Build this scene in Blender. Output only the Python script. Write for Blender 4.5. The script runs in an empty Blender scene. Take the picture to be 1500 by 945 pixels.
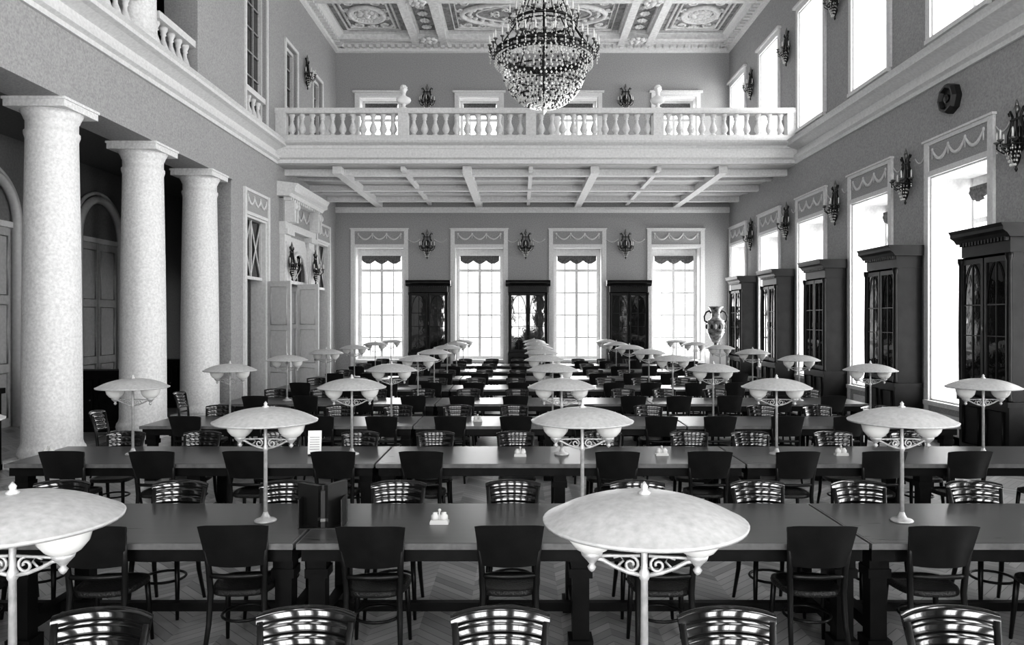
import bpy, math, random
from mathutils import Vector, Matrix
random.seed(3)
PI=math.pi
scn=bpy.context.scene
H=2.2

# ---------------------------------------------------------------- materials
def mat(name,col,rough=0.6,metal=0.0,nscale=None,namt=0.0,bump=0.0,bscale=40,coat=0.0,spec=0.5):
    m=bpy.data.materials.new(name); m.use_nodes=True
    nt=m.node_tree; b=nt.nodes['Principled BSDF']
    c=(col,col,col*0.985,1) if not isinstance(col,tuple) else (*col,1)
    b.inputs['Base Color'].default_value=c
    b.inputs['Roughness'].default_value=rough
    b.inputs['Metallic'].default_value=metal
    b.inputs['Coat Weight'].default_value=coat
    b.inputs['Specular IOR Level'].default_value=spec
    tc=nt.nodes.new('ShaderNodeTexCoord')
    if nscale:
        n=nt.nodes.new('ShaderNodeTexNoise'); n.inputs['Scale'].default_value=nscale; n.inputs['Detail'].default_value=6
        r=nt.nodes.new('ShaderNodeMapRange'); r.inputs['From Min'].default_value=0.25; r.inputs['From Max'].default_value=0.75
        r.inputs['To Min'].default_value=max(0,col-namt); r.inputs['To Max'].default_value=col+namt
        nt.links.new(tc.outputs['Object'],n.inputs['Vector'])
        nt.links.new(n.outputs['Fac'],r.inputs['Value']); nt.links.new(r.outputs['Result'],b.inputs['Base Color'])
    if bump:
        n=nt.nodes.new('ShaderNodeTexNoise'); n.inputs['Scale'].default_value=bscale; n.inputs['Detail'].default_value=4
        bp=nt.nodes.new('ShaderNodeBump'); bp.inputs['Strength'].default_value=bump; bp.inputs['Distance'].default_value=0.02
        nt.links.new(tc.outputs['Object'],n.inputs['Vector'])
        nt.links.new(n.outputs['Fac'],bp.inputs['Height']); nt.links.new(bp.outputs['Normal'],b.inputs['Normal'])
    return m
M_wall=mat('painted_plaster_grey',0.34,0.85,nscale=30,namt=0.08)
M_white=mat('white_plaster_trim',0.65,0.6,nscale=18,namt=0.08)
M_col=mat('white_stucco_column',0.72,0.5,nscale=25,namt=0.13,bump=0.15,bscale=60)
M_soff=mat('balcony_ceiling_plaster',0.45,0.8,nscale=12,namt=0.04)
M_frz=mat('frieze_field',0.34,0.8,nscale=40,namt=0.1)
M_ceil=mat('ceiling_plaster',0.25,0.8,nscale=6,namt=0.13,bump=1.0,bscale=12)
M_orn=mat('ceiling_ornament',0.66,0.6,nscale=9,namt=0.12,bump=0.5,bscale=30)
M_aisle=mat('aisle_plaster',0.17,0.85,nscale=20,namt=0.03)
M_wood=mat('dark_mahogany',0.006,0.42,nscale=6,namt=0.004,spec=0.22)
M_chair=mat('dark_varnished_wood',0.006,0.09,nscale=8,namt=0.004,spec=1.0)
M_back=mat('dark_matte_wood',0.008,0.35,nscale=8,namt=0.004,spec=0.35)
M_seat=mat('embossed_seat',0.015,0.35,bump=0.6,bscale=90)
M_cream=mat('cream_enamel',0.43,0.38,nscale=34,namt=0.075)
M_brass=mat('painted_brass',0.45,0.4,metal=0.3,nscale=30,namt=0.1)
M_milk=mat('milk_glass',0.78,0.12)
M_bronze=mat('dark_bronze',0.02,0.35,metal=0.5)
M_bronze2=mat('gilt_bronze',0.2,0.35,metal=0.8)
M_cryst=mat('crystal_bead',0.9,0.08,metal=0.3)
M_candle=mat('candle_wax',0.8,0.5)
M_cloth=mat('swag_cloth',0.12,0.9,nscale=20,namt=0.06)
M_dark=mat('dark_window_glass',0.03,0.08)
M_porc=mat('painted_porcelain',0.25,0.15,nscale=9,namt=0.25)
M_paper=mat('paper',0.8,0.7)
M_black=mat('black_leather',0.012,0.4)
M_door=mat('painted_door',0.6,0.5,nscale=15,namt=0.05)
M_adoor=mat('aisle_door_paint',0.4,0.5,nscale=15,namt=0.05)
M_marble=mat('marble',0.8,0.35,nscale=4,namt=0.06)
M_cglass=mat('bookcase_glass',0.01,0.03,spec=1.0,bump=0.15,bscale=2.2)
M_cerm=mat('inkwell_ceramic',0.55,0.3)

def wood_top():
    m=bpy.data.materials.new('table_top_wood'); m.use_nodes=True
    nt=m.node_tree; b=nt.nodes['Principled BSDF']
    tc=nt.nodes.new('ShaderNodeTexCoord'); mp=nt.nodes.new('ShaderNodeMapping'); mp.inputs['Scale'].default_value=(1,18,18)
    n=nt.nodes.new('ShaderNodeTexNoise'); n.inputs['Scale'].default_value=2.5; n.inputs['Detail'].default_value=8
    r=nt.nodes.new('ShaderNodeMapRange'); r.inputs['From Min'].default_value=0.3; r.inputs['From Max'].default_value=0.7
    r.inputs['To Min'].default_value=0.045; r.inputs['To Max'].default_value=0.085
    nt.links.new(tc.outputs['Object'],mp.inputs['Vector']); nt.links.new(mp.outputs['Vector'],n.inputs['Vector'])
    nt.links.new(n.outputs['Fac'],r.inputs['Value']); nt.links.new(r.outputs['Result'],b.inputs['Base Color'])
    r2=nt.nodes.new('ShaderNodeMapRange'); r2.inputs['To Min'].default_value=0.24; r2.inputs['To Max'].default_value=0.36
    nt.links.new(n.outputs['Fac'],r2.inputs['Value']); nt.links.new(r2.outputs['Result'],b.inputs['Roughness'])
    return m
M_top=wood_top()
M_edge=mat('table_edge_wood',0.13,0.35,nscale=12,namt=0.04)
def parquet():
    m=bpy.data.materials.new('herringbone_parquet'); m.use_nodes=True
    nt=m.node_tree; b=nt.nodes['Principled BSDF']; N=nt.nodes; L=nt.links
    def mth(op,a,bv=None,c=None):
        n=N.new('ShaderNodeMath'); n.operation=op
        for i,x in enumerate((a,bv,c)):
            if x is None: continue
            if isinstance(x,(int,float)): n.inputs[i].default_value=x
            else: L.new(x,n.inputs[i])
        return n.outputs[0]
    tc=N.new('ShaderNodeTexCoord'); sp=N.new('ShaderNodeSeparateXYZ'); L.new(tc.outputs['Object'],sp.inputs[0])
    w=0.34
    xs=mth('ADD',sp.outputs[0],100.0)
    col=mth('FLOOR',mth('DIVIDE',xs,w))
    zig=mth('PINGPONG',xs,w)
    yy=mth('DIVIDE',mth('ADD',mth('ADD',sp.outputs[1],50.0),zig),0.11)
    row=mth('FLOOR',yy); fr=mth('FRACT',yy)
    cb=N.new('ShaderNodeCombineXYZ'); L.new(col,cb.inputs[0]); L.new(row,cb.inputs[1])
    wn=N.new('ShaderNodeTexWhiteNoise'); wn.noise_dimensions='2D'; L.new(cb.outputs[0],wn.inputs['Vector'])
    tone=mth('MULTIPLY_ADD',wn.outputs['Value'],0.18,0.22)
    par=mth('MULTIPLY',mth('MODULO',col,2.0),0.06)
    tone=mth('ADD',tone,par)
    gap=mth('GREATER_THAN',fr,0.08)
    tone=mth('MULTIPLY',tone,mth('MULTIPLY_ADD',gap,0.6,0.4))
    L.new(tone,b.inputs['Base Color']); b.inputs['Roughness'].default_value=0.3
    return m
M_floor=parquet()

# ---------------------------------------------------------------- mesh builder
class MB:
    def __init__(s): s.v=[];s.f=[];s.m=[];s.s=[];s.mats=[]
    def mi(s,mt):
        if mt not in s.mats: s.mats.append(mt)
        return s.mats.index(mt)
    def add(s,vs,fs,mt,smooth=False,M=None):
        o=len(s.v)
        s.v+=[tuple(M@Vector(v)) if M else tuple(v) for v in vs]
        k=s.mi(mt)
        for f in fs:
            s.f.append([i+o for i in f]); s.m.append(k); s.s.append(smooth)
    def box(s,x0,x1,y0,y1,z0,z1,mt,M=None):
        vs=[(x,y,z) for z in (z0,z1) for y in (y0,y1) for x in (x0,x1)]
        s.add(vs,[(0,2,3,1),(4,5,7,6),(0,1,5,4),(2,6,7,3),(0,4,6,2),(1,3,7,5)],mt,False,M)
    def lathe(s,prof,mt,seg=16,at=(0,0,0),smooth=True,M=None,sx=1,sy=1):
        vs=[];fs=[]
        for r,z in prof:
            for i in range(seg):
                a=2*PI*i/seg; vs.append((at[0]+sx*r*math.cos(a),at[1]+sy*r*math.sin(a),at[2]+z))
        for j in range(len(prof)-1):
            for i in range(seg):
                k=(i+1)%seg; fs.append((j*seg+i,j*seg+k,(j+1)*seg+k,(j+1)*seg+i))
        if prof[0][0]>1e-4: fs.append(tuple(reversed(range(seg))))
        if prof[-1][0]>1e-4: fs.append(tuple((len(prof)-1)*seg+i for i in range(seg)))
        s.add(vs,fs,mt,smooth,M)
    def tube(s,path,r,mt,seg=6,closed=False,M=None):
        n=len(path); P=[Vector(p) for p in path]; vs=[];fs=[]
        rs=r if isinstance(r,(list,tuple)) else [r]*n
        up=None
        for i in range(n):
            a=P[(i-1)%n] if (closed or i>0) else P[i]; b=P[(i+1)%n] if (closed or i<n-1) else P[i]
            t=(b-a).normalized()
            if up is None:
                up=Vector((0,0,1)) if abs(t.z)<0.9 else Vector((0,1,0))
            u=t.cross(up)
            if u.length<1e-4: u=t.cross(Vector((1,0.1,0)))
            u.normalize(); w=u.cross(t).normalized(); up=w
            for k in range(seg):
                an=2*PI*k/seg; vs.append(P[i]+(u*math.cos(an)+w*math.sin(an))*rs[i])
        for i in range(n if closed else n-1):
            j=(i+1)%n
            for k in range(seg):
                l=(k+1)%seg; fs.append((i*seg+k,i*seg+l,j*seg+l,j*seg+k))
        if not closed:
            fs.append(tuple(reversed(range(seg)))); fs.append(tuple((n-1)*seg+k for k in range(seg)))
        s.add(vs,fs,mt,True,M)
    def sph(s,c,r,mt,seg=12,rings=8,M=None):
        if not isinstance(r,(tuple,list)): r=(r,r,r)
        prof=[(math.sin(PI*i/rings),-math.cos(PI*i/rings)) for i in range(rings+1)]
        prof[0]=(0.001,-1);prof[-1]=(0.001,1)
        vs=[];fs=[]
        for q,z in prof:
            for i in range(seg):
                a=2*PI*i/seg; vs.append((c[0]+r[0]*q*math.cos(a),c[1]+r[1]*q*math.sin(a),c[2]+r[2]*z))
        for j in range(rings):
            for i in range(seg):
                k=(i+1)%seg; fs.append((j*seg+i,j*seg+k,(j+1)*seg+k,(j+1)*seg+i))
        s.add(vs,fs,mt,True,M)
    def octa(s,c,r,mt,h=None):
        h=h or r; x,y,z=c
        s.add([(x+r,y,z),(x,y+r,z),(x-r,y,z),(x,y-r,z),(x,y,z+h),(x,y,z-h)],
              [(0,1,4),(1,2,4),(2,3,4),(3,0,4),(1,0,5),(2,1,5),(3,2,5),(0,3,5)],mt)
    def prism(s,prof,axis,a,b,mt):
        n=len(prof)
        vs=[(p,a,z) if axis=='y' else (a,p,z) for p,z in prof]+[(p,b,z) if axis=='y' else (b,p,z) for p,z in prof]
        fs=[(i,(i+1)%n,n+(i+1)%n,n+i) for i in range(n)]+[tuple(reversed(range(n))),tuple(n+i for i in range(n))]
        s.add(vs,fs,mt)
    def mesh(s,name):
        me=bpy.data.meshes.new(name); me.from_pydata(s.v,[],s.f)
        for mt in s.mats: me.materials.append(mt)
        me.polygons.foreach_set('material_index',s.m); me.polygons.foreach_set('use_smooth',s.s)
        me.update()
        import bmesh
        bm=bmesh.new(); bm.from_mesh(me); bmesh.ops.recalc_face_normals(bm,faces=bm.faces); bm.to_mesh(me); bm.free()
        return me
    def obj(s,name,loc=(0,0,0),rz=0):
        return put(name,s.mesh(name),loc,rz)
def put(name,me,loc=(0,0,0),rz=0,scale=None):
    o=bpy.data.objects.new(name,me); scn.collection.objects.link(o)
    o.location=loc; o.rotation_euler=(0,0,rz)
    if scale: o.scale=scale
    return o

XL,XR,YB,YF=-6.75,7.65,28.0,-3.6
XA=-10.5; ZC=12.42
TR=0.9
HC=5.46

# ---------------------------------------------------------------- walls
def wall(name,axis,pos,th,u0,u1,z0,z1,ops,mt):
    us=sorted({u0,u1,*[o[0] for o in ops],*[o[1] for o in ops]}); zs=sorted({z0,z1,*[o[2] for o in ops],*[o[3] for o in ops]})
    us=[u for u in us if u0<=u<=u1]; zs=[z for z in zs if z0<=z<=z1]
    nu,nz=len(us)-1,len(zs)-1
    def solid(i,j):
        if i<0 or j<0 or i>=nu or j>=nz: return False
        cu=(us[i]+us[i+1])/2; cz=(zs[j]+zs[j+1])/2
        return not any(o[0]<cu<o[1] and o[2]<cz<o[3] for o in ops)
    mb=MB()
    P=(lambda u,d,z:(pos+d,u,z)) if axis=='y' else (lambda u,d,z:(u,pos+d,z))
    for i in range(nu):
        for j in range(nz):
            if not solid(i,j): continue
            a,b,c,d=us[i],us[i+1],zs[j],zs[j+1]
            for t in (0,th): mb.add([P(a,t,c),P(b,t,c),P(b,t,d),P(a,t,d)],[(0,1,2,3)],mt)
            for (di,dj,q) in ((-1,0,(a,c,a,d)),(1,0,(b,c,b,d)),(0,-1,(a,c,b,c)),(0,1,(a,d,b,d))):
                if not solid(i+di,j+dj):
                    mb.add([P(q[0],0,q[1]),P(q[2],0,q[3]),P(q[2],th,q[3]),P(q[0],th,q[1])],[(0,1,2,3)],mt)
    import bmesh
    me=bpy.data.meshes.new(name); me.from_pydata(mb.v,[],mb.f); me.materials.append(mt)
    bm=bmesh.new(); bm.from_mesh(me); bmesh.ops.remove_doubles(bm,verts=bm.verts,dist=1e-4)
    bmesh.ops.recalc_face_normals(bm,faces=bm.faces); bm.to_mesh(me); bm.free()
    return put(name,me)

WR=[13.35+3.37*k for k in range(-4,5)]
WB=[-5.15,-1.5,2.1,5.7]
WW=0.9
wall('wall_right','y',XR,TR,YF,YB,0,ZC,[(c-WW,c+WW,0.7,4.85) for c in WR]+[(c-0.85,c+0.85,7.4,10.6) for c in WR],M_wall)
wall('wall_back','x',YB,0.6,XL-0.7,XR+TR,0,ZC,[(c-WW,c+WW,0.7,4.85) for c in WB]+[(c-0.75,c+0.75,7.4,10.35) for c in WB],M_wall)
WFR=[-5.0,-2.4,0.2,2.8,5.4]  # unseen windows behind camera; extra ones added for highlight stripes on chair backs
wall('wall_front','x',YF-0.6,0.6,XA,XR+TR,0,ZC,[(c-WW,c+WW,0.7,4.85) for c in WFR]+[(c-0.85,c+0.85,7.4,10.6) for c in WFR],M_wall)
wall('wall_left','y',XL-0.7,0.7,YF,YB,0,ZC,[(-2,17.85,0,HC),(18.75,20.35,0,4.8),(22.1,23.9,0,4.3),(25.3,26.9,0,4.8),
      (-2,16.0,7.12,11.2),(18.8,20.3,7.2,10.9),(22.0,23.1,7.4,10.2),(24.9,26.0,7.4,10.2)],M_wall)
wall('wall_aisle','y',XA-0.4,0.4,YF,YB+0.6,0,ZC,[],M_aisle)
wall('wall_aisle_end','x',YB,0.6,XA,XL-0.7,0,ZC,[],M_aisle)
f=MB(); f.box(XA-0.4,XR+TR,YF-0.6,YB+0.6,-0.2,0,M_floor); f.obj('floor')
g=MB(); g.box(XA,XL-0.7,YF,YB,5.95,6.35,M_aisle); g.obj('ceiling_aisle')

# ceiling with coffers
c=MB(); c.box(XA-0.4,XR+TR,YF-0.6,YB+0.6,ZC,ZC+0.3,M_ceil)
for x in (-3.75,-2.75,3.65,4.65):
    c.box(x-0.13,x+0.13,YF,YB,ZC-0.3,ZC,M_orn); c.box(x-0.2,x+0.2,YF,YB,ZC-0.12,ZC,M_orn)
yb=[]
y=27.2
while y>0:
    yb+= [y, y-3.3, y-4.1]; y-=7.4
for y in yb:
    c.box(XL,XR,y-0.13,y+0.13,ZC-0.29,ZC,M_orn); c.box(XL,XR,y-0.2,y+0.2,ZC-0.11,ZC,M_orn)
def ring(mb,cx,cy,cz,rx,ry,r,mt,n=40,seg=6):
    mb.tube([(cx+rx*math.cos(2*PI*i/n),cy+ry*math.sin(2*PI*i/n),cz) for i in range(n)],r,mt,seg,True)
def rosette(mb,cx,cy,cz,R,mt):
    mb.sph((cx,cy,cz),(R*0.35,R*0.35,R*0.3),mt,8,5)
    for i in range(8):
        a=2*PI*i/8; mb.sph((cx+R*0.62*math.cos(a),cy+R*0.62*math.sin(a),cz),(R*0.3,R*0.3,R*0.18),mt,6,4)
def scroll(mb,cx,cy,cz,R,dirx,diry,mt,t=0.05):
    pts=[];rs=[]
    for i in range(16):
        a=i*0.55; rr=R*(1-i/18); pts.append((cx+dirx*rr*math.cos(a),cy+diry*rr*math.sin(a),cz)); rs.append(t*(1-i/22))
    mb.tube(pts,rs,mt,5)
xc=[(-6.3,-3.95),(-2.55,3.45),(4.85,7.2)]
sy=sorted(yb)
for a,b in zip(sy,sy[1:]):
    if a<12: continue
    for x0,x1 in xc:
        xm=(x0+x1)/2; ym=(a+b)/2; w=(x1-x0)/2-0.25; hgt=(b-a)/2-0.35
        if hgt<0.2:
            n=int((x1-x0)/0.6)
            for i in range(n): rosette(c,x0+(i+0.5)*(x1-x0)/n,ym,ZC-0.03,0.19,M_orn)
            continue
        for q in (0,0.16):
            c.tube([(xm-w+q,ym-hgt+q,ZC-0.02),(xm+w-q,ym-hgt+q,ZC-0.02),(xm+w-q,ym+hgt-q,ZC-0.02),(xm-w+q,ym+hgt-q,ZC-0.02)],0.055,M_orn,4,True)
        e=min(w,hgt)-0.3
        ex=w-0.35
        ring(c,xm,ym,ZC-0.03,ex,e,0.09,M_orn); ring(c,xm,ym,ZC-0.02,ex*0.8,e*0.72,0.035,M_orn)
        rosette(c,xm,ym,ZC-0.03,0.4,M_orn)
        for i in range(30):
            aa=2*PI*i/30; c.sph((xm+ex*0.9*math.cos(aa),ym+e*0.86*math.sin(aa),ZC-0.02),(0.1,0.07,0.07),M_orn,6,4)
        for i in range(12):
            aa=2*PI*(i+0.5)/12; scroll(c,xm+ex*0.55*math.cos(aa),ym+e*0.48*math.sin(aa),ZC-0.02,0.16,math.cos(aa),(-1)**i,M_orn,0.045)
            c.sph((xm+ex*0.3*math.cos(aa),ym+e*0.3*math.sin(aa),ZC-0.01),(0.14,0.06,0.07),M_orn,6,4)
        for dx in(-1,1):
            for dy in (-1,1):
                scroll(c,xm+dx*(w-0.45),ym+dy*(hgt-0.4),ZC-0.02,0.24,dx,dy,M_orn,0.06)
                scroll(c,xm+dx*(w-0.95),ym+dy*(hgt-0.3),ZC-0.02,0.14,-dx,dy,M_orn)
                scroll(c,xm+dx*(w-0.3),ym+dy*(hgt-0.95),ZC-0.02,0.13,dx,-dy,M_orn)
                rosette(c,xm+dx*(w-0.45),ym+dy*(hgt-0.4),ZC-0.02,0.12,M_orn)
for x in (-3.25,4.15):
    for y in yb: rosette(c,x,y,ZC-0.3,0.36,M_orn)
    for i in range(22): rosette(c,x,15+i*0.58,ZC-0.04,0.2,M_orn)
c.obj('ceiling')
def cor(sgn,x):
    return [(x,ZC),(x+sgn*0.5,ZC),(x+sgn*0.5,ZC-0.1),(x+sgn*0.4,ZC-0.15),(x+sgn*0.34,ZC-0.25),(x+sgn*0.14,ZC-0.3),(x+sgn*0.1,ZC-0.42),(x,ZC-0.46)]
t=MB()
t.prism(cor(1,XL),'y',YF,YB,M_white); t.prism(cor(-1,XR),'y',YF,YB,M_white)
t.prism(cor(-1,YB),'x',XL,XR,M_white)
for i in range(70):
    y=YB-0.3-i*0.26
    t.box(XL+0.12,XL+0.32,y-0.07,y+0.07,ZC-0.35,ZC-0.24,M_white); t.box(XR-0.32,XR-0.12,y-0.07,y+0.07,ZC-0.35,ZC-0.24,M_white)
for i in range(54):
    x=XL+0.3+i*0.26; t.box(x-0.07,x+0.07,YB-0.32,YB-0.12,ZC-0.35,ZC-0.24,M_white)
t.obj('trim_ceiling_cornice')
def midprof(x,s): return [(x,6.5),(x+s*0.05,6.5),(x+s*0.05,6.58),(x+s*0.12,6.62),(x+s*0.12,6.72),(x+s*0.02,6.74),(x+s*0.02,6.86),(x+s*0.2,6.95),(x+s*0.3,6.98),(x+s*0.3,7.05),(x+s*0.36,7.1),(x,7.14)]
t=MB(); t.prism(midprof(XL,1),'y',YF,21.15,M_white); t.obj('trim_left_cornice')
t=MB(); t.prism(midprof(XR,-1),'y',YF,21.15,M_white)
t.obj('trim_right_cornice')
t=MB(); t.prism([(YB,6.1),(YB-0.06,6.1),(YB-0.1,6.2),(YB-0.1,6.3),(YB,6.3)],'x',XL,XR,M_white); t.obj('trim_back_cornice')
t=MB(); t.box(XL,XR,YB-0.04,YB,0,0.25,M_white); t.obj('baseboard_back')
t=MB(); t.box(XR-0.04,XR,YF,YB,0,0.25,M_white); t.obj('baseboard_right')
t=MB(); t.box(XL,XL+0.05,-2,17.85,HC,HC+0.1,M_wall); t.obj('trim_architrave')

# ---------------------------------------------------------------- balcony
YBAL=21.15
def baluster(mb,x,y,z,h,mt,seg=10,k=1.0):
    p=[(0.085,0),(0.085,0.06),(0.05,0.09),(0.06,0.13),(0.1,0.24),(0.105,0.32),(0.08,0.45),(0.045,0.6),(0.04,0.72),(0.065,0.76),(0.05,0.8),(0.075,0.9),(0.085,0.93),(0.085,1.0)]
    mb.lathe([(r*k,q*h) for r,q in p],mt,seg,(x,y,z))
b=MB()
b.prism([(YB,6.62),(YBAL+0.12,6.62),(YBAL+0.12,6.52),(YBAL-0.02,6.52),(YBAL-0.02,6.62),(YBAL-0.1,6.66),(YBAL-0.1,6.9),(YBAL-0.06,6.92),(YBAL-0.06,7.0),(YBAL-0.22,7.05),(YBAL-0.26,7.1),(YBAL-0.26,7.16),(YB,7.16)],'x',XL,XR,M_white)
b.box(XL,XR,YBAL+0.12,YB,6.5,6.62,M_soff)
for x in (-5.15,-1.5,2.1,5.7): b.box(x-0.12,x+0.12,YBAL+0.3,YB,6.3,6.52,M_white)
for x in (-3.3,0.3,3.9): b.box(x-0.06,x+0.06,YBAL+0.3,YB,6.38,6.52,M_white)
for y in (22.0,24.6,26.8): b.box(XL,XR,y-0.1,y+0.1,6.32,6.51,M_white)
for y in (23.3,25.7): b.box(XL,XR,y-0.05,y+0.05,6.42,6.51,M_white)
b.obj('balcony_slab')
b=MB()
posts=[-6.6,-3.23,0.3,3.81,7.5]
b.box(XL,XR,YBAL-0.1,YBAL+0.16,7.16,7.28,M_white); b.prism([(YBAL-0.12,7.88),(YBAL-0.14,7.94),(YBAL-0.14,8.02),(YBAL+0.2,8.02),(YBAL+0.2,7.94),(YBAL+0.18,7.88)],'x',XL,XR,M_white)
for p in posts: b.box(p-0.14,p+0.14,YBAL-0.11,YBAL+0.17,7.28,7.9,M_white)
for p,q in zip(posts,posts[1:]):
    n=11
    for i in range(n):
        baluster(b,p+0.14+(i+0.5)*(q-p-0.28)/n,YBAL+0.03,7.28,0.6,M_white)
b.obj('balcony_balustrade')
def balus_y(y0,y1,x,name):
    b=MB(); b.box(x-0.13,x+0.13,y0,y1,7.12,7.26,M_white); b.box(x-0.16,x+0.16,y0,y1,7.88,8.02,M_white)
    n=max(2,int((y1-y0)/0.3))
    for i in range(n): baluster(b,x,y0+(i+0.5)*(y1-y0)/n,7.26,0.62,M_white)
    b.obj(name)
UC=[14.0,10.0,6.0,2.0]
balus_y(14.4,16.0,-6.95,'loggia_balustrade'); balus_y(10.4,13.6,-6.95,'loggia_balustrade'); balus_y(6.4,9.6,-6.95,'loggia_balustrade'); balus_y(2.4,5.6,-6.95,'loggia_balustrade')
balus_y(18.85,20.25,-6.9,'loggia_balustrade')
def column_mesh(h,rb,rt,ab):
    m=MB()
    m.box(-ab,ab,-ab,ab,0,0.14,M_col)
    pr=[(rb*1.1,0.14),(rb*1.14,0.2),(rb*1.1,0.27),(rb*1.05,0.29),(rb*1.02,0.33)]
    for i in range(13):
        q=i/12; r=rb+(rt-rb)*(q**1.6); pr.append((r,0.36+q*(h-0.36-0.55)))
    z=h-0.5
    pr+=[(rt*1.06,z+0.02),(rt*1.06,z+0.06),(rt,z+0.08),(rt,z+0.22),(rt*1.05,z+0.24),(rt*1.07,z+0.27),(rt*1.2,z+0.36)]
    m.lathe(pr,M_col,40)
    m.box(-ab,ab,-ab,ab,h-0.14,h-0.04,M_col); m.box(-ab*1.04,ab*1.04,-ab*1.04,ab*1.04,h-0.04,h,M_col)
    return m.mesh('doric_column')
cm=column_mesh(HC,0.41,0.355,0.45)
for y in (16.95,14.4,11.6,8.8,6.0,3.2): put('doric_column',cm,(-7.1,y,0))
cm2=column_mesh(4.08,0.36,0.32,0.38)
for y in UC: put('loggia_column',cm2,(-7.05,y,7.12))

# ---------------------------------------------------------------- windows
def garland(mb,x0,x1,z,sag,y,mt,n=3):
    w=(x1-x0)/n
    for k in range(n):
        pts=[];rs=[]
        for i in range(11):
            q=i/10; pts.append((x0+w*(k+q),y,z-sag*4*q*(1-q))); rs.append(0.014+0.022*4*q*(1-q))
        mb.tube(pts,rs,mt,5)
        mb.sph((x0+w*k,y,z),(0.04,0.015,0.04),mt,6,4)
        mb.tube([(x0+w*k,y,z),(x0+w*k,y,z-sag*0.9)],0.014,mt,4)
    mb.sph((x1,y,z),(0.04,0.015,0.04),mt,6,4); mb.tube([(x1,y,z),(x1,y,z-sag*0.9)],0.014,mt,4)
def swag(mb,w,zt,y,depth,mt):
    nx=36; vs=[];fs=[]
    for i in range(nx+1):
        u=-1+2*i/nx
        low=depth*(0.55+0.45*abs(math.cos(u*PI*1.5)))
        for j in range(5):
            q=j/4; vs.append((u*w,y-0.03*math.sin(u*40)*q-0.05*math.sin(q*PI),zt-low*q))
    for i in range(nx):
        for j in range(4): a=i*5+j; fs.append((a,a+1,a+6,a+5))
    mb.add(vs,fs,mt,True)
    mb.box(-w,w,y-0.02,y+0.02,zt-0.02,zt+0.04,mt)
def window_mesh(hw,z0,z1,frieze,cloth=True,dep=0.6,fw=0.1,ft=0.13):
    m=MB(); fy=dep-0.14
    m.box(-hw,-hw+0.03,0,dep,z0,z1,M_white); m.box(hw-0.03,hw,0,dep,z0,z1,M_white)
    m.box(-hw+0.03,hw-0.03,0,dep,z1-0.03,z1,M_white); m.box(-hw-0.1,hw+0.1,-0.1,0,z0-0.08,z0,M_white); m.box(-hw,hw,0,dep,z0,z0+0.03,M_white)
    zt=z1+(0.65 if frieze else 0.14)
    zb=0.0 if frieze else z0
    for s in(-1,1):
        xa,xb=sorted((s*hw,s*(hw+0.15))); m.box(xa,xb,-0.05,0,zb,zt,M_white)
    if frieze:
        m.box(-hw,hw,-0.05,0,z1,z1+0.1,M_white); m.box(-hw,hw,-0.05,0,zt-0.07,zt,M_white)
        m.box(-hw,hw,-0.025,0,z1+0.1,zt-0.07,M_frz)
        garland(m,-hw+0.12,hw-0.12,zt-0.17,0.2,-0.035,M_white,3)
        m.box(-hw-0.18,hw+0.18,-0.08,0,zt,zt+0.04,M_white)
        m.box(-hw,hw,-0.04,0,0,z0-0.08,M_wall)
        m.box(-hw+0.2,hw-0.2,-0.06,-0.04,0.15,z0-0.2,M_white)
    else:
        m.box(-hw,hw,-0.05,0,z1,zt,M_white); m.box(-hw-0.22,hw+0.22,-0.12,0,zt,zt+0.07,M_white)
    i0=hw-0.03
    for s in(-1,1):
        xa,xb=sorted((s*i0,s*(i0-fw))); m.box(xa,xb,fy,fy+0.08,z0+0.03,z1-0.03,M_white)
    ze=z1-0.03-ft
    m.box(-i0+fw,i0-fw,fy,fy+0.08,z0+0.03,z0+0.14,M_white); m.box(-i0+fw,i0-fw,fy,fy+0.08,ze,z1-0.03,M_white)
    m.box(-0.05,0.05,fy-0.01,fy+0.07,z0+0.1,ze,M_white)
    n=5 if frieze else 4; hh=(z1-z0)/n
    for k in range(1,n):
        w=0.05 if k==n-1 else 0.028
        m.box(-i0+fw,i0-fw,fy+0.01,fy+0.06,z0+k*hh-w,z0+k*hh+w,M_white)
    for s in (-1,1):
        m.box(s*i0/2-0.022,s*i0/2+0.022,fy+0.02,fy+0.05,z0+0.14,ze,M_white)
    if cloth: swag(m,i0-fw-0.02,ze-0.02,fy-0.08,0.26,M_cloth)
    return m.mesh('window_mesh')
wl=window_mesh(0.9,0.7,4.85,True,dep=TR,fw=0.06,ft=0.2); wlb=window_mesh(0.9,0.7,4.85,True,dep=0.6,fw=0.13,ft=0.28)
wlf=window_mesh(0.9,0.7,4.85,True,False,dep=0.6,fw=0.06,ft=0.1)
wu=window_mesh(0.85,7.4,10.6,False,False,dep=TR,fw=0.07); wub=window_mesh(0.75,7.4,10.35,False,True,dep=0.6)
wuf=window_mesh(0.85,7.4,10.6,False,False,dep=0.6)
wn=0
def win(me,loc,rz):
    global wn; wn+=1; return put('window_%d'%wn,me,loc,rz)
def area(loc,rot,sx,sz,L):
    l=bpy.data.lights.new('daylight','AREA'); l.shape='RECTANGLE'; l.size=sx; l.size_y=sz; l.energy=L*PI*sx*sz
    o=bpy.data.objects.new('daylight',l); scn.collection.objects.link(o); o.location=loc; o.rotation_euler=rot; return o
LR,LB,LF=9.5,5.5,13.0
for y in WR:
    win(wl,(XR,y,0),-PI/2); win(wu,(XR,y,0),-PI/2)
    area((XR+TR+0.06,y,2.78),(PI/2,0,PI/2),1.8,4.15,LR); area((XR+TR+0.06,y,9.0),(PI/2,0,PI/2),1.7,3.2,LR*1.25)
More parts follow.
